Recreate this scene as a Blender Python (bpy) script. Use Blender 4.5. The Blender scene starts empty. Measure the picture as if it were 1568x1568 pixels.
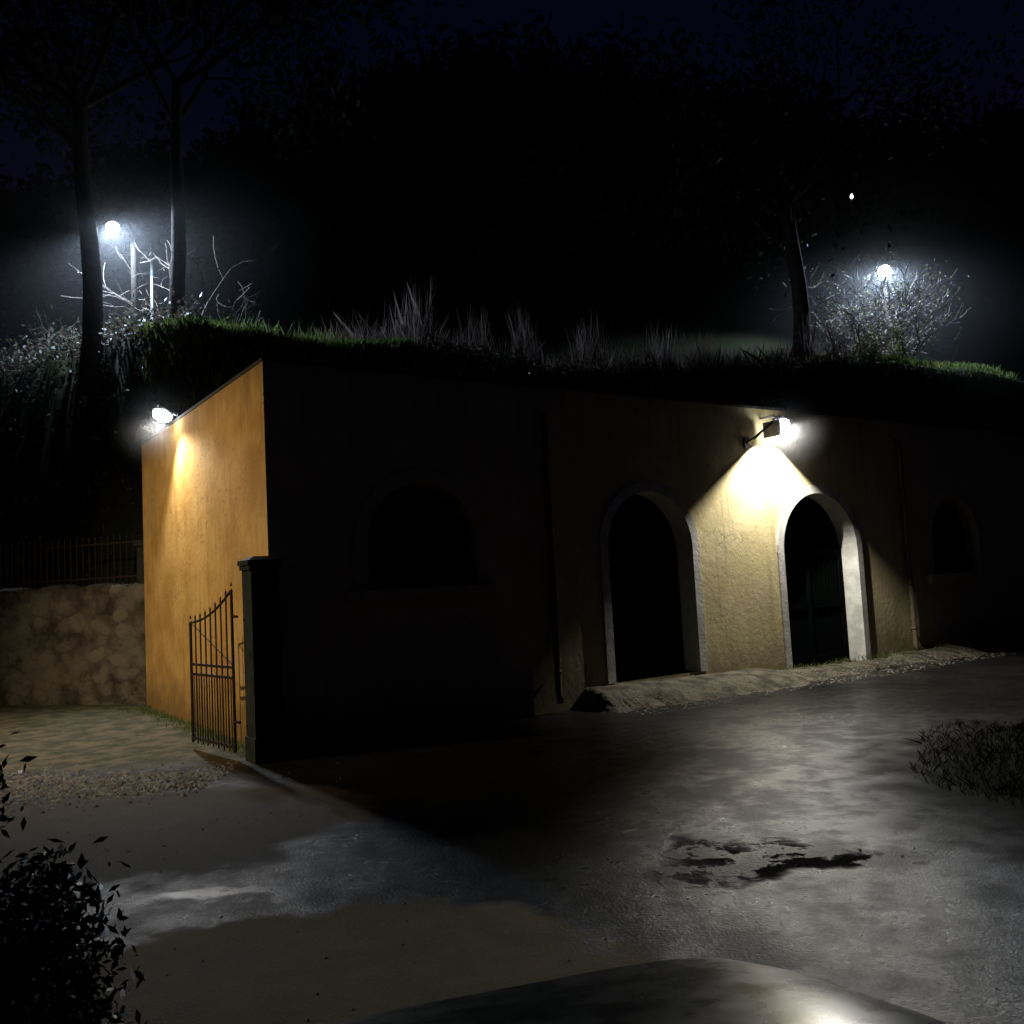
import bpy, math, random, bmesh
import numpy as np
from mathutils import Vector, Matrix
random.seed(7); rng=np.random.default_rng(7)
scene=bpy.context.scene
scene.view_settings.view_transform='Standard'
scene.view_settings.look='None'
scene.view_settings.exposure=0
C0=Vector((-2.72,9.73,0)); DS=Vector((.8266,.5628,0)); DQ=Vector((-.5628,.8266,0))
def B(s,q,z): return C0+DS*s+DQ*q+Vector((0,0,z))
def sq(x,y):
    dx=x-C0.x; dy=y-C0.y
    return dx*DS.x+dy*DS.y, dx*DQ.x+dy*DQ.y

class NT:
    def __init__(s,m): s.t=m.node_tree; s.n=s.t.nodes; s.l=s.t.links
    def new(s,typ,**k):
        n=s.n.new(typ)
        for a,b in k.items(): setattr(n,a,b)
        return n
    def put(s,sock,v):
        if isinstance(v,bpy.types.NodeSocket): s.l.new(v,sock)
        elif v is not None: sock.default_value=v
    def math(s,op,a,b=None,c=None,clamp=False):
        n=s.new('ShaderNodeMath',operation=op,use_clamp=clamp); s.put(n.inputs[0],a)
        if b is not None: s.put(n.inputs[1],b)
        if c is not None: s.put(n.inputs[2],c)
        return n.outputs[0]
    def mix(s,f,a,b):
        n=s.new('ShaderNodeMix',data_type='RGBA'); s.put(n.inputs[0],f); s.put(n.inputs[6],a); s.put(n.inputs[7],b); return n.outputs[2]
    def lerp(s,f,a,b): return s.math('ADD',s.math('MULTIPLY',s.math('SUBTRACT',b,a),f),a)
    def noise(s,vec,scale,detail=4,rough=.55):
        n=s.new('ShaderNodeTexNoise'); s.put(n.inputs['Vector'],vec); n.inputs['Scale'].default_value=scale
        n.inputs['Detail'].default_value=detail; n.inputs['Roughness'].default_value=rough; return n.outputs['Fac']
    def ramp(s,f,a,b,lo=0.,hi=1.):
        n=s.new('ShaderNodeMapRange',interpolation_type='SMOOTHSTEP'); s.put(n.inputs[0],f); n.inputs[1].default_value=a; n.inputs[2].default_value=b
        n.inputs[3].default_value=lo; n.inputs[4].default_value=hi; return n.outputs[0]
def c4(c): return (c[0],c[1],c[2],1)
def newmat(name):
    m=bpy.data.materials.new(name); m.use_nodes=True; return m,NT(m),m.node_tree.nodes['Principled BSDF']
def pmat(name,c1,c2,scale=3,rough=.8,bump=.2,bscale=30,metal=0,spec=.5,dist=.02,trans=0):
    m,t,b=newmat(name)
    co=t.new('ShaderNodeTexCoord').outputs['Object']
    f=t.ramp(t.noise(co,scale,3,.6),.35,.65)
    b.inputs['Metallic'].default_value=metal
    col=t.mix(f,c4(c1),c4(c2)); t.put(b.inputs['Base Color'],col)
    t.put(b.inputs['Roughness'],rough); b.inputs['Specular IOR Level'].default_value=spec
    if trans:
        tr=t.new('ShaderNodeBsdfTranslucent'); t.put(tr.inputs[0],col); ms=t.new('ShaderNodeMixShader'); ms.inputs[0].default_value=trans
        t.l.new(b.outputs[0],ms.inputs[1]); t.l.new(tr.outputs[0],ms.inputs[2]); t.l.new(ms.outputs[0],t.n['Material Output'].inputs[0])
    if bump:
        bn=t.new('ShaderNodeBump'); bn.inputs['Strength'].default_value=bump; bn.inputs['Distance'].default_value=dist
        t.put(bn.inputs['Height'],t.noise(co,bscale,3)); t.put(b.inputs['Normal'],bn.outputs[0])
    return m
def emat(name,col,st):
    m,t,b=newmat(name); b.inputs['Base Color'].default_value=c4((.8,.8,.8))
    b.inputs['Emission Color'].default_value=c4(col); b.inputs['Emission Strength'].default_value=st; return m
def plaster(name,c1,c2,cdirt,cpatch):
    m,t,b=newmat(name)
    co=t.new('ShaderNodeTexCoord').outputs['Object']
    sp=t.new('ShaderNodeSeparateXYZ'); t.put(sp.inputs[0],co); z=sp.outputs[2]
    col=t.mix(t.ramp(t.noise(co,1.1,5,.62),.38,.64),c4(c1),c4(c2))
    mp=t.new('ShaderNodeMapping'); t.put(mp.inputs[0],co); mp.inputs['Scale'].default_value=(5,5,.35)
    stn=t.noise(mp.outputs[0],1.6,4,.6); st=t.ramp(stn,.50,.74)
    col=t.mix(t.math('MULTIPLY',st,.45),col,c4(cdirt))
    pa=t.ramp(t.noise(co,.9,6,.7),.56,.62)
    col=t.mix(t.math('MULTIPLY',pa,.45),col,c4(cpatch))
    # hairline cracks
    vc=t.new('ShaderNodeTexVoronoi',feature='DISTANCE_TO_EDGE'); nn=t.new('ShaderNodeTexNoise'); t.put(nn.inputs['Vector'],co); nn.inputs['Scale'].default_value=2.5; nn.inputs['Detail'].default_value=4
    vm=t.new('ShaderNodeVectorMath',operation='ADD'); t.put(vm.inputs[0],co); t.put(vm.inputs[1],nn.outputs['Color']); t.put(vc.inputs['Vector'],vm.outputs[0]); vc.inputs['Scale'].default_value=.75
    cr=t.ramp(vc.outputs['Distance'],.002,.007,.6,0); col=t.mix(cr,col,c4(cdirt))
    damp=t.math('ADD',z,t.math('MULTIPLY',t.noise(co,3.2,4,.65),1.1))
    col=t.mix(t.ramp(damp,.62,1.35,.85,0),col,c4(cdirt))
    top=t.math('ADD',z,t.math('MULTIPLY',stn,.9))
    col=t.mix(t.ramp(top,4.25,4.9,0,.6),col,c4(cdirt))
    t.put(b.inputs['Base Color'],col); b.inputs['Roughness'].default_value=.95; b.inputs['Specular IOR Level'].default_value=.1
    bn=t.new('ShaderNodeBump'); bn.inputs['Strength'].default_value=.4; bn.inputs['Distance'].default_value=.02
    t.put(bn.inputs['Height'],t.noise(co,11,7,.72)); t.put(b.inputs['Normal'],bn.outputs[0])
    return m

M_side=plaster('ochre_plaster',(.62,.39,.13),(.46,.26,.07),(.24,.15,.06),(.48,.35,.17))
M_front=plaster('pale_ochre_plaster',(.60,.50,.28),(.50,.41,.21),(.26,.21,.12),(.42,.36,.22))
M_white=pmat('white_plaster_trim',(.55,.53,.47),(.40,.38,.33),5,.85,.25,25)
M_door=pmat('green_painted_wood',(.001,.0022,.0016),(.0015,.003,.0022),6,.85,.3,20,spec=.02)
M_dark=pmat('dark_iron',(.03,.028,.025),(.06,.04,.03),20,.55,0,60,metal=.6)
M_glass=pmat('window_dark_glass',(.01,.012,.012),(.015,.015,.015),3,.15,0)
M_roof=pmat('roof_tar',(.03,.027,.025),(.05,.045,.04),3,.9,0)
M_pipe=pmat('copper_pipe_paint',(.10,.07,.04),(.14,.10,.06),8,.5,0)
M_pillar=pmat('mossy_concrete',(.035,.042,.036),(.018,.025,.021),5,.85,.5,18,spec=.2)
M_bark=pmat('bark',(.05,.04,.03),(.025,.02,.018),6,.95,.8,14,spec=.1)
M_twig=pmat('twig_bark',(.20,.165,.13),(.08,.065,.055),4,.8,0)
M_hill=pmat('hill_soil_grass',(.02,.028,.011),(.032,.028,.018),1.2,.95,0,4,spec=.1)
M_leafd=pmat('dark_leaf',(.03,.05,.02),(.045,.06,.03),3,.7,0,spec=.2)
M_leafy=pmat('lit_shrub_leaf',(.10,.13,.035),(.14,.12,.05),3,.6,0,trans=.4)
M_ivy=pmat('ivy_leaf',(.05,.06,.03),(.12,.08,.065),1.2,.45,0,trans=.3)
M_grass=pmat('grass_blade',(.10,.165,.03),(.16,.18,.045),1,.6,0,trans=.5)
M_reed=pmat('dry_reed',(.24,.18,.155),(.12,.09,.07),.8,.8,0,trans=.4)
M_lamp=emat('lamp_led',(.93,.97,1),60)
M_gal=pmat('galvanised_steel',(.20,.20,.21),(.12,.12,.13),8,.5,0,metal=.5)
M_post=pmat('dark_timber_pole',(.02,.017,.014),(.03,.026,.02),8,.9,0,spec=.1)
M_wpost=pmat('white_painted_post',(.4,.4,.4),(.3,.3,.3),8,.6,0)

def mesh(name,verts,faces,mat,parent=None,smooth=False,mi=None):
    me=bpy.data.meshes.new(name); me.from_pydata([tuple(v) for v in verts],[],faces); me.update()
    mats=mat if isinstance(mat,list) else [mat]
    for m in mats: me.materials.append(m)
    if mi is not None: me.polygons.foreach_set('material_index',mi)
    if smooth: me.polygons.foreach_set('use_smooth',[True]*len(me.polygons))
    o=bpy.data.objects.new(name,me); scene.collection.objects.link(o)
    if parent: o.parent=parent
    return o
def quads_np(name,V,mat,parent=None,nv=4):
    n=len(V)//nv
    me=bpy.data.meshes.new(name)
    me.vertices.add(len(V)); me.vertices.foreach_set('co',V.astype(np.float32).ravel())
    me.loops.add(len(V)); me.loops.foreach_set('vertex_index',np.arange(len(V),dtype=np.int32))
    me.polygons.add(n); me.polygons.foreach_set('loop_start',np.arange(0,len(V),nv,dtype=np.int32))
    me.polygons.foreach_set('loop_total',np.full(n,nv,dtype=np.int32))
    me.update(calc_edges=True); me.materials.append(mat)
    o=bpy.data.objects.new(name,me); scene.collection.objects.link(o)
    if parent: o.parent=parent
    return o
def empty(name,loc=(0,0,0)):
    e=bpy.data.objects.new(name,None); scene.collection.objects.link(e); e.location=loc; return e
class MB:
    def __init__(s): s.v=[]; s.f=[]; s.m=[]
    def quad(s,a,b,c,d,mi=0):
        i=len(s.v); s.v+= [a,b,c,d]; s.f.append((i,i+1,i+2,i+3)); s.m.append(mi)
    def box(s,s0,s1,q0,q1,z0,z1,mi=0,fn=B):
        p=[fn(a,b,c) for c in (z0,z1) for b in (q0,q1) for a in (s0,s1)]
        i=len(s.v); s.v+=p
        for f in ((0,1,3,2),(4,6,7,5),(0,4,5,1),(2,3,7,6),(0,2,6,4),(1,5,7,3)):
            s.f.append(tuple(i+k for k in f)); s.m.append(mi)
    def tube(s,pts,rads,n=8,mi=0,cap=True):
        i0=len(s.v); prev=None
        for k,p in enumerate(pts):
            p=Vector(p); d=(Vector(pts[min(k+1,len(pts)-1)])-Vector(pts[max(k-1,0)]))
            if d.length<1e-9: d=Vector((0,0,1))
            d.normalize(); a=d.orthogonal().normalized() if prev is None else (prev-d*prev.dot(d)).normalized()
            prev=a; b=d.cross(a)
            for j in range(n):
                t=2*math.pi*j/n; s.v.append(p+(a*math.cos(t)+b*math.sin(t))*rads[k])
        for k in range(len(pts)-1):
            for j in range(n):
                s.f.append((i0+k*n+j,i0+k*n+(j+1)%n,i0+(k+1)*n+(j+1)%n,i0+(k+1)*n+j)); s.m.append(mi)
        if cap:
            s.f.append(tuple(i0+j for j in reversed(range(n)))); s.m.append(mi)
            s.f.append(tuple(i0+(len(pts)-1)*n+j for j in range(n))); s.m.append(mi)
    def make(s,name,mat,parent=None,smooth=False): return mesh(name,s.v,s.f,mat,parent,smooth,s.m)

# ---------------- building ----------------
bld=empty('arched_ochre_building')
H=4.28; L=19.0; DEP=6.05; E0=.07
ops=[(1.24,2.72,1.70,2.97,.28,'win'),(4.84,6.46,.27,2.91,.34,'door'),(8.50,10.42,.06,2.93,.34,'door'),(12.75,14.35,1.45,2.92,.28,'win')]
w=MB(); N=28
def outline(o,off=0.,n=N):
    s0,s1,zb,zt=o[:4]; c=(s0+s1)/2; r=(s1-s0)/2; zs=zt-r
    pts=[(s0-off,zb)]
    for k in range(n+1):
        a=math.pi-math.pi*k/n; pts.append((c+(r+off)*math.cos(a),zs+(r+off)*math.sin(a)))
    pts.append((s1+off,zb)); return pts
def colwall(a,b,z0a,z0b,z1a,z1b): w.quad(B(a,0,z0a),B(b,0,z0b),B(b,0,z1b),B(a,0,z1a))
cur=E0
for o in ops:
    colwall(cur,o[0],-.1,-.1,H,H)
    p=outline(o)[1:-1]
    for k in range(len(p)-1): colwall(p[k][0],p[k+1][0],p[k][1],p[k+1][1],H,H)
    colwall(o[0],o[1],-.1,-.1,o[2],o[2]); cur=o[1]
colwall(cur,L,-.1,-.1,H,H)
w.make('front_wall',M_front,bld)
w=MB(); w.quad(B(E0,0,-.1),B(E0,0,H),B(E0,DEP,H),B(E0,DEP,-.1)); w.make('side_wall',M_side,bld)
w=MB()
w.quad(B(L,0,-.1),B(L,DEP,-.1),B(L,DEP,H),B(L,0,H)); w.quad(B(E0,DEP,-.1),B(E0,DEP,H),B(L,DEP,H),B(L,DEP,-.1)); w.make('rear_walls',M_side,bld)
w=MB(); w.quad(B(E0,0,H-.002),B(L,0,H-.002),B(L,DEP,H-.002),B(E0,DEP,H-.002)); w.make('roof',M_roof,bld)
w=MB(); w.box(E0-.012,L+.03,-.012,.25,H,H+.04); w.box(E0-.012,.32,.251,DEP,H,H+.04); w.make('roof_coping',M_roof,bld)
for i,o in enumerate(ops):
    w=MB(); win=o[5]=='win'
    fo=.14 if not win else .16
    pin=outline(o); pout=outline(o,fo); pr=-.035 if not win else -.02
    for k in range(len(pin)-1):
        a,b=pin[k],pin[k+1]; c,d=pout[k],pout[k+1]
        w.quad(B(a[0],pr,a[1]),B(b[0],pr,b[1]),B(d[0],pr,d[1]),B(c[0],pr,c[1]))
        w.quad(B(c[0],pr,c[1]),B(d[0],pr,d[1]),B(d[0],.01,d[1]),B(c[0],.01,c[1]))
        w.quad(B(a[0],o[4],a[1]),B(b[0],o[4],b[1]),B(b[0],pr,b[1]),B(a[0],pr,a[1]))
    w.make('arch_surround_%d'%i,M_white if not win else M_front,bld)
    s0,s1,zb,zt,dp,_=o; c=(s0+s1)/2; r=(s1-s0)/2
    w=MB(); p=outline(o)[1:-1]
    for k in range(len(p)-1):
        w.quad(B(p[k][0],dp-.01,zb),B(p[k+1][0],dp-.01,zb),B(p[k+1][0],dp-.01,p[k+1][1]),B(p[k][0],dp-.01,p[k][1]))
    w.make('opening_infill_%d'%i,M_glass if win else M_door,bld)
    w=MB()
    zs=zt-r
    if win:
        w.box(s0-.28,s1+.28,-.13,.05,zb-.10,zb,0); w.box(s0-.22,s1+.22,-.07,.05,zb-.17,zb-.102,0)
        w.make('window_sill_%d'%i,M_front,bld); w=MB()
        for k in range(9):
            x=s0+(k+.5)*(s1-s0)/9; zz=zs+math.sqrt(max(0,r*r-(x-c)**2))
            w.tube([B(x,.12,zb),B(x,.12,zz)],[.009,.009],6)
        for zz in (zb+.25,zb+.7,zs+.3): 
            hw=r if zz<=zs else math.sqrt(max(.01,r*r-(zz-zs)**2))
            w.box(c-hw,c+hw,.112,.128,zz,zz+.025)
        w.make('window_bars_%d'%i,M_dark,bld)
    else:
        q=dp-.05
        w.box(c-.035,c+.035,q-.02,dp-.012,zb+.01,zt-.02)
        for sd in (-1,1):
            for (za,zb2) in ((zb+.06,zb+.16),(zb+.95,zb+1.05),(zs-.06,zs+.04)):
                a,b2=sorted((c+sd*.036,c+sd*(r-.01))); w.box(a,b2,q,dp-.012,za,zb2)
            a,b2=sorted((c+sd*(r-.10),c+sd*(r-.01))); w.box(a,b2,q-.003,dp-.012,zb+.01,zs)
            for k in range(1,6):
                x=c+sd*k*r/6; zz=zs+math.sqrt(max(0,r*r-(x-c)**2))-.03
                w.box(x-.008,x+.008,dp-.022,dp-.012,zb+.02,zz)
        w.make('door_leaves_%d'%i,M_door,bld)
for s_ in (3.83,11.84):
    w=MB(); w.tube([B(s_,.05,3.95),B(s_,-.05,3.9),B(s_,-.07,3.8),B(s_,-.07,.25),B(s_,-.10,.12)],[.045]*5,10)
    for z in (3.5,2.4,1.3,.5): w.tube([B(s_,-.07,z),B(s_,-.07,z+.04)],[.055,.055],10)
    w.make('downpipe',M_pipe,bld,True)

# ---------------- lamps ----------------
def spot(parent,loc,aim,power,ang,blend,col,rad=.06):
    d=bpy.data.lights.new('spot','SPOT'); d.energy=power; d.spot_size=math.radians(ang); d.spot_blend=blend; d.color=col; d.shadow_soft_size=rad
    o=bpy.data.objects.new('lamp_light',d); scene.collection.objects.link(o); o.location=loc
    o.rotation_euler=(Vector(aim)-Vector(loc)).to_track_quat('-Z','Y').to_euler(); o.parent=parent; return o
def flood(name,pos,aim,up,wid=.30,hei=.22,mount=None):
    e=empty(name); pos=Vector(pos); f=(Vector(aim)-pos).normalized(); r=f.cross(Vector(up)).normalized(); u=r.cross(f)
    fn=lambda a,b,c: pos+r*a+f*b+u*c
    w=MB(); k_=.40
    w.box(-wid*k_,wid*k_,-.05,-.004,-hei*k_,hei*k_,0,fn)
    for k in range(7): x=-wid*k_+.02+k*(wid*2*k_-.04)/6; w.box(x-.004,x+.004,-.085,-.051,-hei*k_+.02,hei*k_-.02,0,fn)
    w.make('housing',M_gal,e)
    V=[];F=[];n=20;m_=6
    for i in range(m_+1):
        a=math.pi/2*i/m_
        for j in range(n):
            t=2*math.pi*j/n; V.append(fn(wid/2*math.cos(a)*math.cos(t),.0+.11*math.sin(a)*(wid/.3),hei/2*math.cos(a)*math.sin(t)))
    for i in range(m_):
        for j in range(n): F.append((i*n+j,i*n+(j+1)%n,(i+1)*n+(j+1)%n,(i+1)*n+j))
    mesh('led_diffuser',V,F,M_lamp,e,True)
    if mount is not None:
        w=MB(); mount=Vector(mount)
        for sd in (-1,1): w.tube([fn(sd*(wid*k_+.01),-.02,0),fn(sd*(wid*k_+.01),-.12,0),mount],[.012]*3,6)
        w.make('bracket',M_gal,e)
    return e,f
COOL=(1,.97,.90); BLUE=(.60,.76,1)
HALO_MIST=[]
Ss,Sq,Sz=8.28,-.36,3.90
p=B(Ss,Sq+.03,Sz+.11); aim=B(Ss,Sq,Sz)
e,f=flood('wall_floodlight',p,aim,DQ,.25,.22,B(8.2,0,4.12))
S_=B(Ss,Sq,Sz); spot(e,S_,S_-DQ*.35+Vector((0,0,-.9)),950,158,.10,COOL,.018); HALO_MIST.append((S_,.85,.09))
w=MB(); w.box(Ss-.146,Ss-.14,Sq-.085,Sq+.26,Sz-.115,Sz+.13); w.box(Ss+.14,Ss+.146,Sq-.04,Sq+.26,Sz-.12,Sz+.13); w.make('added_beam_shields',M_gal,e)  # plates added beside the lamp to block its beam left and right
w=MB(); w.tube([B(7.82,0,3.70),B(7.84,-.16,3.76),B(7.93,-.24,3.86),B(8.14,-.30,4.02)],[.026,.026,.02,.018],6); w.box(7.76,7.88,-.03,-.002,3.62,3.80); w.make('arm',M_dark,e)
p=B(-.13,3.72,4.36); aim=p-DS*.36-DQ*.28+Vector((0,0,-.85))
e,f=flood('wall_floodlight',p,aim,DQ,.27,.24,B(.09,3.7,4.34))
spot(e,p+f*.13,aim,400,132,.4,COOL,.10); HALO_MIST.append((p+f*.1,.8,.09))

# ---------------- terrain ----------------
def sstep(a,b,x): t=np.clip((x-a)/(b-a),0,1); return t*t*(3-2*t)
def nz(x,y,sc,seed=0):
    return (np.sin(x*sc*1.0+seed)+np.sin(y*sc*1.3+1.7*seed)+np.sin((x+y)*sc*.73+2.1+seed)+np.sin((x-y)*sc*1.9+seed*.3)*.6+np.sin((1.7*x+y)*sc*2.7)*.4)/4
def q0f(s): return 6.25+2.2*sstep(1.7,-.5,s)+np.clip(-s,0,40)*1.5
def hz(x,y):
    s,q=sq(x,y); q0=q0f(s); wd=np.where(s>0,1.25,1.25+np.clip(-s,0,1.5))
    top=6.85+1.65*sstep(11,26,s)+.35*sstep(1,-4,s)
    b=sstep(q0,q0+wd,q); t=np.clip(q-q0-wd,0,None)
    z=top*b-.3*(1-b)+np.minimum(t,8)*.06
    yy=np.clip(y-34,0,38)
    amp=.64+.20*np.exp(-((x+0)/17.)**2)
    z=z+yy*amp*sstep(3,9,t)+sstep(0,15,yy)*nz(x,y,.16,5)*1.8
    return z+b*nz(x,y,1.1,3)*.18
def hills():
    S=np.concatenate([np.arange(-60,-9,1.5),np.arange(-9,34,.35),np.arange(34,110,2.)])
    Q=np.concatenate([np.arange(6.2,22,.3),np.arange(22,86,1.6)])
    F=[]; P=np.zeros((len(S),len(Q),3))
    for i,s in enumerate(S):
        x=C0.x+DS.x*s+DQ.x*Q; y=C0.y+DS.y*s+DQ.y*Q
        P[i,:,0]=x;P[i,:,1]=y;P[i,:,2]=hz(x,y)
    nq=len(Q); V=P.reshape(-1,3).tolist()
    for i in range(len(S)-1):
        for j in range(nq-1): F.append((i*nq+j,(i+1)*nq+j,(i+1)*nq+j+1,i*nq+j+1))
    return mesh('hill',V,F,M_hill,None,True)
hills()
def hzf(x,y): return float(hz(np.array(float(x)),np.array(float(y))))
def leaves(name,P,size,mat,parent=None,asp=.5):
    n=len(P); a=rng.normal(size=(n,3)); a/=np.linalg.norm(a,axis=1)[:,None]
    b=np.cross(a,rng.normal(size=(n,3))); b/=np.linalg.norm(b,axis=1)[:,None]
    L_=(size*rng.uniform(.6,1.4,n))[:,None]
    V=np.stack([P-a*L_, P+b*L_*asp-a*L_*.1, P+a*L_, P-b*L_*asp-a*L_*.1],1).reshape(-1,3)
    return quads_np(name,V,mat,parent)
def blades(name,P,h,wd,lean,mat,parent=None):
    n=len(P); th=rng.uniform(0,2*math.pi,n); d=np.stack([np.cos(th),np.sin(th),np.zeros(n)],1)
    hh=(h*rng.uniform(.5,1.3,n))[:,None]; le=rng.normal(size=(n,3))*lean; le[:,2]=0
    tip=P+hh*(np.array([0,0,1])+le); mid=P+hh*.5*(np.array([0,0,1])+le*.6)
    V=np.stack([P-d*wd,P+d*wd,mid+d*wd*.7,tip,mid-d*wd*.7],1).reshape(-1,3)
    return quads_np(name,V,mat,parent,5)
def on_hill(s,q):
    x=C0.x+DS.x*s+DQ.x*q; y=C0.y+DS.y*s+DQ.y*q
    return np.stack([x,y,hz(x,y)],1)
def clumpy(n,s0,s1,q0,q1,cs=.5):
    nc=max(3,n//60); cs_=rng.uniform(s0,s1,nc); cq=rng.uniform(q0,q1,nc); k=rng.integers(0,nc,n)
    return np.clip(cs_[k]+rng.normal(size=n)*cs,s0-1,s1+1), cq[k]+rng.normal(size=n)*cs*.6
s,q=clumpy(16000,1.5,30,7.7,12,.6); P=on_hill(s,np.maximum(q,q0f(s)+1.0)); blades('terrace_grass',P,.22,.013,.35,M_grass)
s=np.concatenate([rng.uniform(.6,6.0,20000),rng.uniform(23,32,9000)]); q=q0f(s)+rng.uniform(.6,3.3,29000); P=on_hill(s,q); blades('short_grass',P,.20,.015,.3,M_grass)
s,q=clumpy(6000,4.8,24,7.5,10.5,.30); P=on_hill(s,np.maximum(q,7.4)); blades('dry_reeds',P,.75,.010,.30,M_reed)
s,q=clumpy(900,6,22,7.6,9,.18); P=on_hill(s,np.maximum(q,7.4)); blades('tall_reeds',P,1.35,.011,.12,M_reed)
s,q=clumpy(500,2.2,5,8.2,9,.2); P=on_hill(s,q); blades('tall_weeds',P,.5,.012,.25,M_grass)
n=28000; s=rng.uniform(-.2,34,n); q=q0f(s)+rng.uniform(.05,1.6,n); keep=~(((s>.6)&(s<6)|(s>23))&(q>q0f(s)+.85)); s=s[keep];q=q[keep]
P=on_hill(s,q)+rng.normal(size=(len(s),3))*.11; leaves('bank_ivy',P,.055,M_ivy)
n=22000; s=rng.uniform(-8,1.6,n); q=q0f(s)+rng.uniform(.55,4.5,n)
P=on_hill(s,q); P[:,2]+=np.abs(rng.normal(size=n))*.3; leaves('bank_shrubs',P,.05,M_ivy)

# ---------------- trees ----------------
def branch(mb,p,d,l,r,depth,wig=.35,split=3,up=.1,minr=.004,tips=None):
    pts=[Vector(p)]; rs=[r]; n=4; dd=Vector(d).normalized()
    for k in range(n):
        dd=(dd+Vector((random.gauss(0,1),random.gauss(0,1),random.gauss(0,1)))*wig*.35+Vector((0,0,up))).normalized()
        pts.append(pts[-1]+dd*l/n); rs.append(max(minr,r*(1-.5*(k+1)/n)))
        if depth>0 and k>=1:
            for _ in range(split if k==n-1 else max(1,split-2)):
                nd=(dd+Vector((random.gauss(0,1),random.gauss(0,1),random.gauss(0,.8)))*.62).normalized()
                branch(mb,pts[-1],nd,l*random.uniform(.55,.8),max(minr,rs[-1]*.62),depth-1,wig,split,up,minr,tips)
    mb.tube(pts,rs,8 if r>.05 else (5 if r>.02 else 3),0,False)
    if tips is not None and depth==0: tips.append(pts[-1])
def tree(name,x,y,hgt,r,lean=(0,0),depth=3,split=3,trunkh=.5,mat=M_bark,leafn=0,leafs=.12,wig=.35):
    e=empty(name); mb=MB(); base=Vector((x,y,hzf(x,y)-.1)); tips=[]
    top=base+Vector((lean[0],lean[1],hgt*trunkh)); pts=[base+Vector((0,0,-.4))];rs=[r*1.35]
    for k in range(1,7):
        t=k/6; pts.append(base.lerp(top,t)+Vector((math.sin(t*5)*r*.5,math.cos(t*4)*r*.4-r*.4,0))); rs.append(r*(1.1-.35*t))
    mb.tube(pts,rs,10,0,False)
    for k in range(5):
        a=k*2*math.pi/5+random.random(); nd=Vector((math.cos(a)*.8,math.sin(a)*.8,random.uniform(.5,1.1)))
        branch(mb,pts[-1-(k%2)],nd,hgt*.3,rs[-1]*.6,depth,wig,split,.06,.006,tips)
    mb.make('trunk_and_limbs',mat,e,True)
    if leafn and tips:
        T=np.array([tuple(t) for t in tips]); k=rng.integers(0,len(T),leafn); P=T[k]+rng.normal(size=(leafn,3))*.5
        leaves('crown',P,leafs,M_leafd,e)
    return e
tree('tall_tree',-8.22,17.6,11,.19,(-.02,.1),2,3,.5,leafn=9000)
tree('tall_tree',-6.72,18.0,11,.15,(.30,.1),2,3,.5,leafn=8000)
tree('tall_tree',9.35,28.1,11,.26,(.15,.3),2,3,.5,leafn=2500)
def bare(name,x,y,l,depth,mat=M_twig,n=6,r=.05,spread=.7,up=.02,wig=.5,leafn=0):
    e=empty(name); mb=MB(); base=Vector((x,y,hzf(x,y))); tips=[]
    for k in range(n):
        a=random.uniform(0,6.28); branch(mb,base+Vector((random.gauss(0,.15),random.gauss(0,.15),-.2)),(math.cos(a)*spread,math.sin(a)*spread,1),l,r,depth,wig,3,up,.006,tips)
    mb.make('branches',mat,e,False)
    if leafn:
        T=np.array([tuple(t) for t in tips]); k=rng.integers(0,len(T),leafn); leaves('leaf_sprays',T[k]+rng.normal(size=(leafn,3))*.12,.045,M_leafy,e)
bare('bare_tree',12.5,31.2,2.2,3,wig=.8,n=6,leafn=500)
bare('bare_tree',14.2,31.8,1.7,3,n=4,wig=.8,leafn=500)
bare('bare_tree',11.2,29.6,1.2,2,n=5,r=.03,wig=.8)
bare('bare_tree',-6.9,19.6,1.5,2,n=4,r=.03,wig=.8)
bare('bare_tree',-10.9,20.5,.9,2,n=4,r=.02,wig=.8,leafn=200)
# leafy shrub between the branches under the far lamp
e=empty('leafy_shrub'); nl=3200; cc=np.array([13.1,30.6,hzf(13.1,30.6)]); cl=rng.normal(size=(16,3))*np.array([.55,.4,.5]); cl[:,2]=np.abs(cl[:,2])*1.3; k=rng.integers(0,16,nl)
leaves('foliage',cc+cl[k]+rng.normal(size=(nl,3))*.17,.05,M_leafy,e)
mb=MB()
for j in range(10): mb.tube([cc+np.array([0,0,-.1]),cc+cl[j]*.5,cc+cl[j]],[.02,.014,.006],5)
mb.make('stems',M_twig,e)

def polelamp(name,x,y,ztop,power,aimoff,size,da,px,R,dens):
    p=Vector((x,y,ztop)); e,f=flood(name,p,p+Vector(aimoff),(0,0,1),size,size*.95,(x+px,y+.5,ztop+.02))
    zb=hzf(x+px,y+.5)-.3
    w=MB(); w.tube([(x+px,y+.55,zb),(x+px,y+.55,ztop+.12)],[.07,.055],10); w.make('pole',M_post,e,True)
    spot(e,p+f*.3,p+f*.3+Vector(da),power,168,.25,BLUE,.1); HALO_MIST.append((p+f*.2,R,dens)); return e
polelamp('street_lamp',-8.16,18.6,9.66,1400,(.25,-1,-.45),.27,(.35,.1,-1),.20,5.5,.024)
polelamp('street_lamp',14.4,33.0,12.6,3600,(-.3,-1,-.45),.46,(-.2,-.1,-1),.2,8.,.017)
w=MB(); w.tube([(-8.05,20.3,hzf(-8.05,20.3)-.2),(-8.02,20.3,9.75)],[.035,.03],8); w.make('white_post',M_wpost,None,True)

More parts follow.
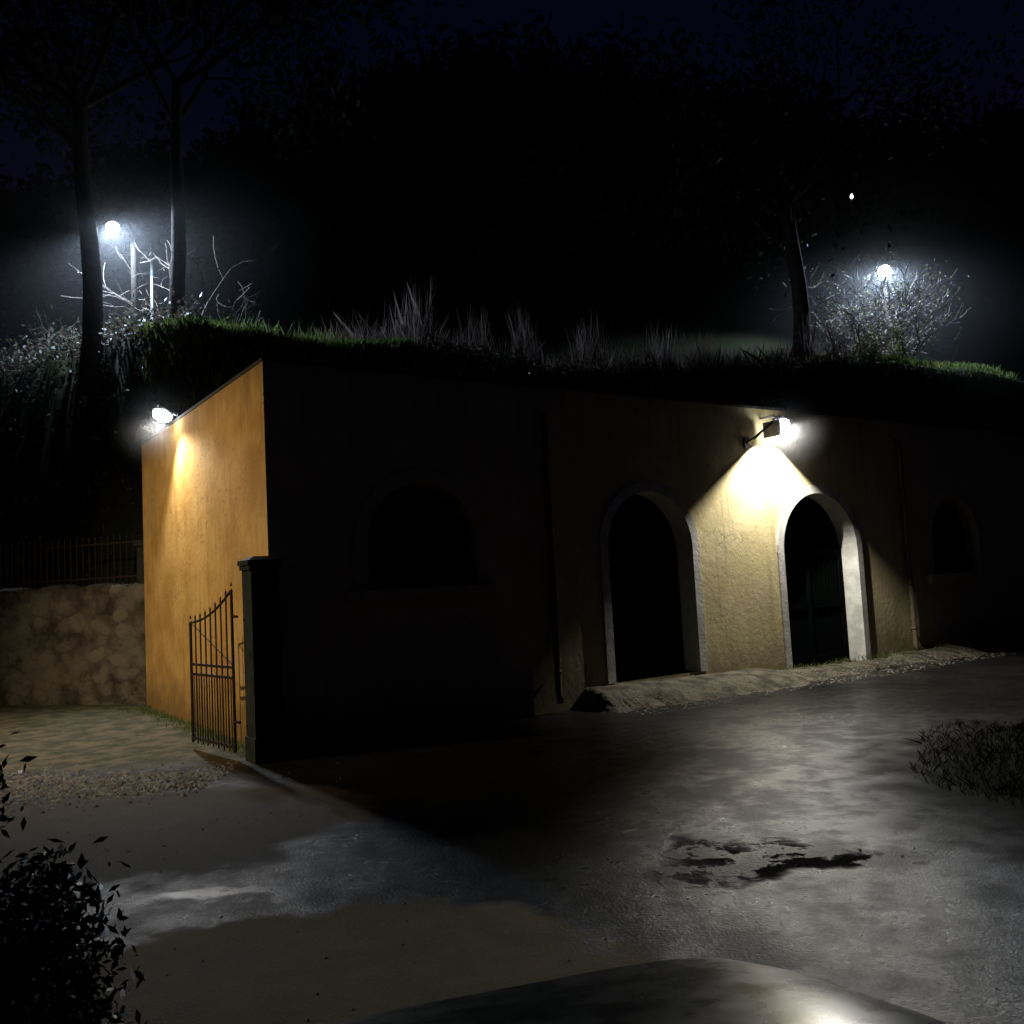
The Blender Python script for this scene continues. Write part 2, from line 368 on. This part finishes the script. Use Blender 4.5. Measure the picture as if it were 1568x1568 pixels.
e=empty('distant_hill_lamp'); mb=MB(); mb.tube([(16.25,40.1,12),(16.25,40.1,18.5)],[.06,.05],6); mb.make('pole',M_post,e)
mb=MB(); mb.tube([(16.25,40,18.38),(16.25,40,18.45),(16.25,40,18.58)],[.04,.08,.04],8); mb.make('bulb',emat('far_bulb',(.9,.95,1),4),e)

T=[]
k=0
while k<430:
    x_=random.uniform(-48,64); y_=random.uniform(43,78); s_,q_=sq(x_,y_)
    if q_<18: continue
    k+=1
    g=np.array([x_,y_,hzf(x_,y_)]); h=random.uniform(3,6.5); nl=170
    cl=rng.normal(size=(9,3))*np.array([1.3,1.3,1.2])*h/5; kk=rng.integers(0,9,nl)
    T.append(g+np.array([0,0,h*.7])+cl[kk]+rng.normal(size=(nl,3))*.6*h/5)
leaves('hillside_forest',np.concatenate(T),.40,M_leafd)

# ---------------- stone wall & railing ----------------
def stonemat():
    m,t,b=newmat('rubble_stone'); co=t.new('ShaderNodeTexCoord').outputs['Object']
    wv=t.new('ShaderNodeVectorMath',operation='SCALE'); nn_=t.new('ShaderNodeTexNoise'); t.put(nn_.inputs['Vector'],co); nn_.inputs['Scale'].default_value=3; nn_.inputs['Detail'].default_value=2
    t.put(wv.inputs[0],nn_.outputs['Color']); wv.inputs['Scale'].default_value=.35
    ad=t.new('ShaderNodeVectorMath',operation='ADD'); t.put(ad.inputs[0],co); t.put(ad.inputs[1],wv.outputs[0])
    mp=t.new('ShaderNodeMapping'); t.put(mp.inputs[0],ad.outputs[0]); mp.inputs['Scale'].default_value=(1,1,1.6)
    v=t.new('ShaderNodeTexVoronoi'); t.put(v.inputs['Vector'],mp.outputs[0]); v.inputs['Scale'].default_value=2.4
    sp=t.new('ShaderNodeSeparateColor'); t.put(sp.inputs[0],v.outputs['Color'])
    col=t.mix(sp.outputs[0],c4((.22,.195,.15)),c4((.06,.052,.042)))
    big=t.ramp(t.noise(co,1.6,6,.65),.42,.58)
    col=t.mix(t.math('MULTIPLY',big,.85),col,c4((.20,.18,.14)))
    col=t.mix(t.math('MULTIPLY',t.ramp(v.outputs['Distance'],.34,.55,0,.6),t.math('SUBTRACT',1.,t.math('MULTIPLY',big,.7))),col,c4((.04,.033,.027)))
    t.put(b.inputs['Base Color'],col); b.inputs['Roughness'].default_value=.95; b.inputs['Specular IOR Level'].default_value=.1
    bn=t.new('ShaderNodeBump'); bn.inputs['Strength'].default_value=.7; bn.inputs['Distance'].default_value=.04
    t.put(bn.inputs['Height'],t.math('SUBTRACT',t.noise(co,14,4),t.math('MULTIPLY',v.outputs['Distance'],.5))); t.put(b.inputs['Normal'],bn.outputs[0]); return m
M_stone=stonemat()
W0=Vector((-5.9,15.1,0)); W1=Vector((-19,19.8,0)); wd=(W1-W0).normalized(); wn=Vector((-wd.y,wd.x,0))
if wn.y<0: wn=-wn
fnW=lambda a,b,c: W0+wd*a+wn*b+Vector((0,0,c))
LW=(W1-W0).length; nn=90; V=[];F=[]
for i in range(nn+1):
    a=LW*i/nn; z1=2.03+math.sin(i*.9)*.03+random.uniform(-.04,.04)
    for (b_,c_) in ((0,-.1),(0,.7),(0,1.4),(0,z1-.03),(.04,z1),(.42,z1+.01),(.45,-.1)):
        V.append(fnW(a+random.uniform(-.03,.03),b_+random.uniform(-.02,.02),c_))
for i in range(nn):
    for j in range(6): F.append((i*7+j,(i+1)*7+j,(i+1)*7+j+1,i*7+j+1))
F.append(tuple(range(7))); mesh('stone_wall',V,F,M_stone)
w=MB()
for i in range(90):
    a=.6+i*.14; w.tube([fnW(a,.3,2.0),fnW(a,.3,2.85)],[.011,.011],5); w.tube([fnW(a,.3,2.85),fnW(a,.3,2.93)],[.018,.002],5)
for z in (2.15,2.75): w.box(.5,13.2,.285,.315,z,z+.03,0,fnW)
w.make('railing_fence',M_dark)
w=MB(); w.box(.12,.55,.03,.41,1.95,2.66,0,fnW); w.box(.08,.59,-.01,.45,2.66,2.74,0,fnW); w.make('stone_wall_pier',M_pillar)

# ---------------- gate pillar & gate ----------------
gp=empty('gate_pillar'); pc=B(-.082,-.165,0); fnP=lambda a,b,c: pc+DS*a+DQ*b+Vector((0,0,c))
w=MB(); w.box(-.16,.150,-.16,.160,-.05,.25,0,fnP); w.box(-.145,.148,-.145,.158,.25,1.98,0,fnP); w.make('shaft',M_pillar,gp)
w=MB(); w.box(-.17,.152,-.17,.160,1.98,2.03,0,fnP); w.box(-.19,.165,-.19,.162,2.03,2.08,0,fnP)
i=len(w.v)
for a,b_ in ((-.17,-.17),(.15,-.17),(.15,.15),(-.17,.15)): w.v.append(fnP(a,b_,2.08))
for a,b_ in ((-.10,-.10),(.08,-.10),(.08,.08),(-.10,.08)): w.v.append(fnP(a,b_,2.12))
for k in range(4): w.f.append((i+k,i+(k+1)%4,i+4+(k+1)%4,i+4+k)); w.m.append(0)
w.f.append((i+4,i+5,i+6,i+7)); w.m.append(0)
w.make('cap',M_pillar,gp)
g0=Vector((-3.01,9.60,0)); g1=Vector((-3.80,10.50,0)); gd=(g1-g0); GL=gd.length; gd.normalize(); gn=Vector((-gd.y,gd.x,0))
fnG=lambda a,b,c: g0+gd*a+gn*b+Vector((0,0,c))
w=MB()
def gt(a): t=a/GL; return 1.80-.36*(1-(1-t)**2.0)
nb=9
for k in range(nb):
    a=.03+k*(GL-.06)/(nb-1); r=.018 if k in(0,nb-1) else .010; zt=gt(a)
    w.tube([fnG(a,0,.08),fnG(a,0,zt+ (.0 if k in(0,nb-1) else .05))],[r,r],6)
    w.tube([fnG(a,0,zt+.04),fnG(a,0,zt+.055),fnG(a,0,zt+.09)],[.008,.013,.001],6)
    if k<nb-1:
        a2=a+(GL-.06)/(nb-1)/2; w.tube([fnG(a2,0,.10),fnG(a2,0,.84)],[.007,.007],6)
for z in (.12,.84,.95): w.box(.03,GL-.03,-.012,.012,z,z+.028,0,fnG)
pts=[fnG(a,0,gt(a)) for a in np.linspace(.03,GL-.03,12)]; w.tube(pts,[.014]*12,6)
w.tube([fnG(.05,-.012,.98),fnG(GL*.5,-.012,1.2),fnG(GL-.05,-.012,gt(GL)-.02)],[.007]*3,5)
for z in (.4,1.5): w.tube([fnG(-.1,0,z),fnG(.04,0,z)],[.015,.015],6)
w.make('iron_gate',M_dark)

# ---------------- ground ----------------
def groundmat():
    m,t,b=newmat('ground_mix'); co=t.new('ShaderNodeTexCoord').outputs['Object']
    nzv=t.new('ShaderNodeTexNoise'); t.put(nzv.inputs['Vector'],co); nzv.inputs['Scale'].default_value=.9; nzv.inputs['Detail'].default_value=5; nzv.inputs['Roughness'].default_value=.62
    va=t.new('ShaderNodeVectorMath',operation='SUBTRACT'); t.put(va.inputs[0],nzv.outputs['Color']); va.inputs[1].default_value=(.5,.5,.5)
    vs=t.new('ShaderNodeVectorMath',operation='SCALE'); t.put(vs.inputs[0],va.outputs[0]); vs.inputs['Scale'].default_value=1.7
    vd=t.new('ShaderNodeVectorMath',operation='ADD'); t.put(vd.inputs[0],co); t.put(vd.inputs[1],vs.outputs[0])
    sp=t.new('ShaderNodeSeparateXYZ'); t.put(sp.inputs[0],vd.outputs[0]); X,Y=sp.outputs[0],sp.outputs[1]
    def em(cx,cy,rx,ry,e=.12):
        a=t.math('DIVIDE',t.math('SUBTRACT',X,cx),rx); c=t.math('DIVIDE',t.math('SUBTRACT',Y,cy),ry)
        d=t.math('SQRT',t.math('ADD',t.math('MULTIPLY',a,a),t.math('MULTIPLY',c,c)))
        return t.ramp(d,1-e,1+e,1,0)
    n_med=t.noise(co,3.5,5,.65); n_fine=t.noise(co,48,4,.7); n_big=nzv.outputs['Fac']
    asp=t.mix(t.ramp(n_big,.4,.65),c4((.009,.0085,.008)),c4((.018,.017,.016)))
    asp=t.mix(t.ramp(n_fine,.54,.68),asp,c4((.05,.047,.042)))
    beige=t.mix(n_med,c4((.20,.145,.072)),c4((.07,.05,.026)))  # beige concrete, with some warm lamplight put into its colour
    beige=t.mix(t.ramp(n_fine,.52,.7),beige,c4((.19,.145,.09)))
    grey=t.mix(n_med,c4((.10,.085,.064)),c4((.02,.017,.014)))
    grey=t.mix(t.ramp(n_fine,.52,.7),grey,c4((.10,.086,.068)))
    dirt=t.mix(t.ramp(n_med,.38,.6),c4((.13,.11,.07)),c4((.05,.052,.03)))
    dirt=t.mix(t.ramp(n_fine,.52,.7),dirt,c4((.15,.13,.09)))
    m1=em(-1.1,3.0,1.7,2.1,.05); m2=em(-3.6,6.9,2.3,1.5,.10)
    m3=t.math('MULTIPLY',t.ramp(Y,9.2,9.9),t.ramp(X,-2.2,-2.9))
    col=t.mix(m1,asp,beige); col=t.mix(m2,col,grey); col=t.mix(m3,col,dirt)
    ms=em(5.9,6.2,3.2,3.6,.28); col=t.mix(ms,col,c4((.012,.012,.008)))        # ground round the verge, shade put into its colour
    mk=t.math('MULTIPLY',em(1.5,5.45,.85,.22,.5),t.ramp(n_med,.47,.53)); col=t.mix(mk,col,c4((.004,.004,.004)))  # broken surface
    t.put(b.inputs['Base Color'],col)
    wet=t.ramp(t.math('ADD',t.math('MULTIPLY',n_big,.5),t.math('MULTIPLY',n_med,.5)),.38,.62)
    dry=t.math('MAXIMUM',t.math('MAXIMUM',m1,m2),m3)
    rough_=t.math('MAXIMUM',ms,mk)
    pd=em(-1.83,5.5,.36,.10,.6)
    rr=t.ramp(wet,0,1,.40,.26); rr=t.lerp(t.math('MULTIPLY',dry,.9),rr,.78); rr=t.lerp(pd,rr,.36); rr=t.lerp(rough_,rr,.9)
    t.put(b.inputs['Roughness'],rr)
    spc=t.ramp(wet,0,1,.05,.185); spc=t.lerp(dry,spc,.06); spc=t.lerp(pd,spc,.26); spc=t.lerp(rough_,spc,.01)
    t.put(b.inputs['Specular IOR Level'],spc)
    h=t.math('ADD',t.math('MULTIPLY',n_fine,.8),t.math('MULTIPLY',n_med,.6)); h=t.math('SUBTRACT',h,mk)
    bn=t.new('ShaderNodeBump'); t.put(bn.inputs['Strength'],t.math('SUBTRACT',1.,t.math('MULTIPLY',pd,.7))); bn.inputs['Distance'].default_value=.0085
    t.put(bn.inputs['Height'],h); t.put(b.inputs['Normal'],bn.outputs[0]); return m
M_ground=groundmat()
R=300
mesh('ground',[(-R,-R,0),(R,-R,0),(R,R,0),(-R,R,0)],[(0,1,2,3)],M_ground)
M_pave=pmat('worn_concrete',(.12,.105,.074),(.045,.04,.028),4,.9,1.,18,dist=.035,spec=.1)
def strip(a,b,z0,z1,o0,o1,name,n=90):
    prof=[(0.,1.),(.25,.95),(.5,.80),(.72,.52),(.88,.22),(1.08,-.08)]
    V=[];F=[]
    for k in range(n+1):
        t=k/n; s_=a+(b-a)*t; z=z0+(z1-z0)*t; o=o0+(o1-o0)*t+math.sin(k*.5)*.04
        e_=min(1,k/5,(n-k)/5)
        for (u,v) in prof:
            V.append(B(s_+random.uniform(-.012,.012),-o*u*(1 if u==0 else random.uniform(.95,1.05)),(z*v+random.uniform(-.006,.006))*e_-.03*(1-e_)))
    m=len(prof)
    for k in range(n):
        for j in range(m-1): F.append((k*m+j,k*m+j+1,(k+1)*m+j+1,(k+1)*m+j))
    mesh(name,V,F,M_pave,None,True)
strip(4.1,7.95,.27,.19,.70,.95,'pavement')
strip(7.75,11.1,.13,.07,.75,.45,'pavement')
strip(11.0,13.1,.12,.12,.7,.75,'pavement')
V=[];F=[];base=[(0,0,1),(.9,0,0),(.28,.85,0),(-.73,.53,0),(-.73,-.53,0),(.28,-.85,0),(0,0,-.6)]
fb=[(0,1,2),(0,2,3),(0,3,4),(0,4,5),(0,5,1),(6,2,1),(6,3,2),(6,4,3),(6,5,4),(6,1,5)]
def stone(x,y,z,s):
    i=len(V); a=random.uniform(0,6.28); ca,sa=math.cos(a),math.sin(a); k=[random.uniform(.7,1.3) for _ in range(7)]
    for (bx,by,bz),kk in zip(base,k):
        bx*=s*kk;by*=s*kk*.8;bz*=s*.5*kk; V.append((x+bx*ca-by*sa,y+bx*sa+by*ca,z+bz))
    for f in fb: F.append(tuple(i+q for q in f))
for k in range(5200):
    x=random.uniform(-9,-2.9); y=8.75+random.gauss(0,.36)+.15*math.sin(x*2)
    stone(x,y,.0,random.uniform(.012,.042))
for k in range(1500): 
    s_=random.uniform(4.2,13); q_=random.uniform(.3,1.25); p=B(s_,-q_,0); stone(p.x,p.y,.01+max(0,(.75-q_))*.22,random.uniform(.006,.024))
for k in range(300):
    x=random.gauss(-2.5,1.6); y=random.gauss(6,1.6); stone(x,y,.002,random.uniform(.004,.012))
for k in range(14):
    x=random.gauss(1.6,.5); y=random.gauss(5.4,.12); stone(x,y,.002,random.uniform(.006,.02))
mesh('gravel',V,F,pmat('gravel_stone',(.22,.20,.155),(.09,.08,.065),9,.85,0))
P=np.array([tuple(B(-abs(random.gauss(0,.12))-.02+E0,random.uniform(.3,6),0)) for _ in range(700)]); blades('wall_foot_weeds',P,.08,.006,.6,M_grass)
P=np.array([tuple(B(random.uniform(6.8,13),-abs(random.gauss(0,.1))-.02,.1)) for _ in range(350)]); blades('pavement_weeds',P,.08,.006,.5,M_grass)

# ---------------- foreground bushes ----------------
def bush(name,c,rad,hgt,n,size,mat,stems=14,sp=.17,asp=.38):
    e=empty(name); c=np.array(c); nc=60
    a=rng.normal(size=(nc,3)); a/=np.linalg.norm(a,axis=1)[:,None]; a[:,2]=np.abs(a[:,2])
    cc=c+a*np.array([rad,rad,hgt])*rng.uniform(.35,.92,nc)[:,None]
    k=rng.integers(0,nc,n); P=cc[k]+rng.normal(size=(n,3))*rad*sp
    P[:,2]=np.maximum(P[:,2],.02); leaves('foliage',P,size,mat,e,asp)
    mb=MB()
    for k in range(stems):
        t=cc[k]; mb.tube([c+np.array([0,0,-.05]),(c+t)/2+np.array([0,0,.05]),t],[.015,.01,.004],5)
    mb.make('stems',M_bark,e)
M_laurel=pmat('laurel_leaf',(.010,.02,.008),(.018,.032,.011),8,.45,0,spec=.3)
bush('laurel_bush',(-1.78,2.98,.0),.47,1.0,14000,.026,M_laurel)
bush('laurel_bush',(-2.60,3.9,.0),.42,1.38,8000,.030,M_laurel)
M_verge=pmat('verge_grass',(.008,.012,.005),(.014,.017,.008),3,.95,0,spec=.02)
gx,gy,gh=5.7,6.4,.38
V=[(gx,gy,gh)];F=[];nr=8;na=40
for i in range(1,nr+1):
    for j in range(na):
        a=2*math.pi*j/na; r=i/nr; rr=r*(1+.10*math.sin(3*a+1)+.06*math.sin(7*a)); V.append((gx+2.2*rr*math.cos(a),gy+2.6*rr*math.sin(a),gh*(1-r**2.2)-.02))
for j in range(na): F.append((0,1+j,1+(j+1)%na))
for i in range(nr-1):
    for j in range(na): F.append((1+i*na+j,1+(i+1)*na+j,1+(i+1)*na+(j+1)%na,1+i*na+(j+1)%na))
ev=empty('grass_verge'); mesh('mound',V,F,M_verge,ev,True)
nbv=17000; a=rng.uniform(0,2*np.pi,nbv); r=np.sqrt(rng.uniform(0,1.4,nbv)); rr=r*(1+.10*np.sin(3*a+1)+.06*np.sin(7*a))
P=np.stack([gx+2.2*rr*np.cos(a),gy+2.6*rr*np.sin(a),np.maximum(0,gh*(1-np.minimum(r,1)**2.2))-.02],1); blades('blades',P,.07,.004,.7,M_verge,ev)

# ---------------- parked car ----------------
def car():
    e=empty('parked_car'); ang=math.atan2(.29,.957)
    m,t,b=newmat('dark_car_paint'); b.inputs['Base Color'].default_value=(.010,.013,.011,1)
    co_=t.new('ShaderNodeTexCoord').outputs['Object']; t.put(b.inputs['Roughness'],t.ramp(t.noise(co_,7,4),.3,.7,.22,.34)); b.inputs['Specular IOR Level'].default_value=.14
    paint=m
    Y=[0.06,0,-.05,-.15,-.35,-.7,-1.05,-1.25,-1.7,-2.6,-3.2,-3.7,-3.9,-3.98]
    Zt=[.50,.62,.70,.76,.81,.87,.92,.93,.93,.93,.94,.93,.88,.75]
    Wd=[.50,.62,.70,.76,.80,.84,.85,.85,.86,.86,.85,.83,.80,.72]
    V=[];F=[];n=26
    for y,zt,wd_ in zip(Y,Zt,Wd):
        for k in range(n):
            t_=math.pi*k/(n-1); x=math.copysign(abs(math.cos(t_))**.45,math.cos(t_))*wd_; z=.22+(zt-.22)*abs(math.sin(t_))**.45
            V.append((x,y,z))
    for i in range(len(Y)-1):
        for k in range(n-1): F.append((i*n+k,i*n+k+1,(i+1)*n+k+1,(i+1)*n+k))
    F.append(tuple(range(n))); F.append(tuple(reversed(range((len(Y)-1)*n,len(Y)*n))))
    mesh('body',V,F,paint,e,True)
    V=[];F=[];rows=[(.90,[-1.1,-3.5],.80),(1.15,[-1.5,-3.3],.74),(1.36,[-1.9,-3.05],.62),(1.42,[-2.15,-2.85],.52)]
    for z,(ya,yb),wd_ in rows: V+=[(-wd_,ya,z),(wd_,ya,z),(wd_,yb,z),(-wd_,yb,z)]
    for r in range(3):
        for k in range(4): F.append((r*4+k,r*4+(k+1)%4,r*4+4+(k+1)%4,r*4+4+k))
    F.append((12,13,14,15)); mi=[0]*8+[1]*5
    mesh('cabin',V,F,[M_glass,paint],e,True,mi)
    tyre=pmat('tyre_rubber',(.02,.02,.02),(.03,.03,.03),5,.8,0)
    for y in (-.75,-3.2):
        for sd in (-1,1):
            mb=MB(); mb.tube([(sd*.70,y,.31),(sd*.72,y,.31),(sd*.86,y,.31),(sd*.88,y,.31)],[.27,.31,.31,.27],24,0); mb.tube([(sd*.881,y,.31),(sd*.89,y,.31)],[.19,.17],12,1)
            mb.make('wheel',[tyre,M_gal],e,False)
    for sd in (-1,1):
        mb=MB(); mb.tube([(sd*.50,-.06,.50),(sd*.50,.04,.49)],[.09,.07],14); mb.make('headlamp',M_gal,e,True)
    mb=MB(); mb.box(-.38,.38,.055,.08,.30,.42,0,lambda a,b,c:Vector((a,b,c))); mb.make('grille',M_dark,e)
    e.rotation_euler=(0,0,ang); e.location=(-.08,2.34,.0)
car()

# ---------------- off-frame warm street lamp ----------------
e=empty('street_lamp'); SL=Vector((-10.5,7.2,5.6))
mb=MB(); mb.tube([SL+Vector((-1.2,0,-5.7)),SL+Vector((-1.2,0,-.2)),SL+Vector((-.9,0,.15)),SL+Vector((-.2,0,.12))],[.09,.06,.045,.04],10)
mb.tube([SL+Vector((-.3,0,.12)),SL+Vector((0,0,.16)),SL+Vector((.25,0,.10))],[.05,.12,.05],10); mb.make('pole_and_head',M_gal,e,True)
spot(e,SL,B(-1.3,3.0,1.2),1900,84,.9,(1,.76,.46),.15)

# ---------------- mist: haze spheres added round each lamp, standing in for its glow ----------------
def halo_mistmat(name,d,an):
    mm=bpy.data.materials.new(name); mm.use_nodes=True; t=NT(mm); t.n.clear()
    co=t.new('ShaderNodeTexCoord').outputs['Object']; ln=t.new('ShaderNodeVectorMath',operation='LENGTH'); t.put(ln.inputs[0],co)
    f=t.math('SUBTRACT',1.,ln.outputs['Value'],clamp=True); f=t.math('MULTIPLY',t.math('POWER',f,2.4),d)
    vo=t.new('ShaderNodeVolumeScatter'); t.put(vo.inputs['Density'],f); vo.inputs['Anisotropy'].default_value=an
    ou=t.new('ShaderNodeOutputMaterial'); t.l.new(vo.outputs[0],ou.inputs['Volume']); return mm
for p,r,d in HALO_MIST:
    bm=bmesh.new(); bmesh.ops.create_icosphere(bm,subdivisions=3,radius=1.0); me=bpy.data.meshes.new('lamp_halo_mist'); bm.to_mesh(me); bm.free()
    me.materials.append(halo_mistmat('halo_mist',d,.2)); o=bpy.data.objects.new('lamp_halo_mist',me); o.location=p; o.scale=(r,r,r); scene.collection.objects.link(o)

# ---------------- world ----------------
wd_=bpy.data.worlds.new('World'); scene.world=wd_; wd_.use_nodes=True
t=wd_.node_tree; bg=t.nodes['Background']
sky=t.nodes.new('ShaderNodeTexSky'); sky.sky_type='NISHITA'; sky.sun_disc=False; sky.sun_elevation=math.radians(-4); sky.sun_rotation=math.radians(200)
tc=t.nodes.new('ShaderNodeTexCoord'); sp=t.nodes.new('ShaderNodeSeparateXYZ'); t.links.new(tc.outputs['Generated'],sp.inputs[0])
mr=t.nodes.new('ShaderNodeMapRange'); t.links.new(sp.outputs[2],mr.inputs[0]); mr.inputs[1].default_value=.4; mr.inputs[2].default_value=.62
mx=t.nodes.new('ShaderNodeMix'); mx.data_type='RGBA'; t.links.new(mr.outputs[0],mx.inputs[0]); mx.inputs[6].default_value=(.0020,.0014,.0065,1); mx.inputs[7].default_value=(.0006,.0013,.0055,1)
ml=t.nodes.new('ShaderNodeMix'); ml.data_type='RGBA'; ml.blend_type='ADD'; ml.inputs[0].default_value=.002
t.links.new(mx.outputs[2],ml.inputs[6]); t.links.new(sky.outputs[0],ml.inputs[7]); t.links.new(ml.outputs[2],bg.inputs[0]); bg.inputs[1].default_value=1

# ---------------- camera ----------------
cd=bpy.data.cameras.new('camera'); co=bpy.data.objects.new('camera',cd); scene.collection.objects.link(co)
p_=math.radians(4.5); a_=math.radians(3.0)
Fv=Vector((0,math.cos(p_),math.sin(p_))); U0=Vector((0,-math.sin(p_),math.cos(p_))); R0=Vector((1,0,0))
Rv=R0*math.cos(a_)-U0*math.sin(a_); Uv=R0*math.sin(a_)+U0*math.cos(a_)
M=Matrix((Rv,Uv,-Fv)).transposed().to_4x4(); M.translation=Vector((0,0,1.7)); co.matrix_world=M
cd.lens=31.7; cd.sensor_width=36; cd.clip_end=2000; cd.clip_start=.05
scene.camera=co
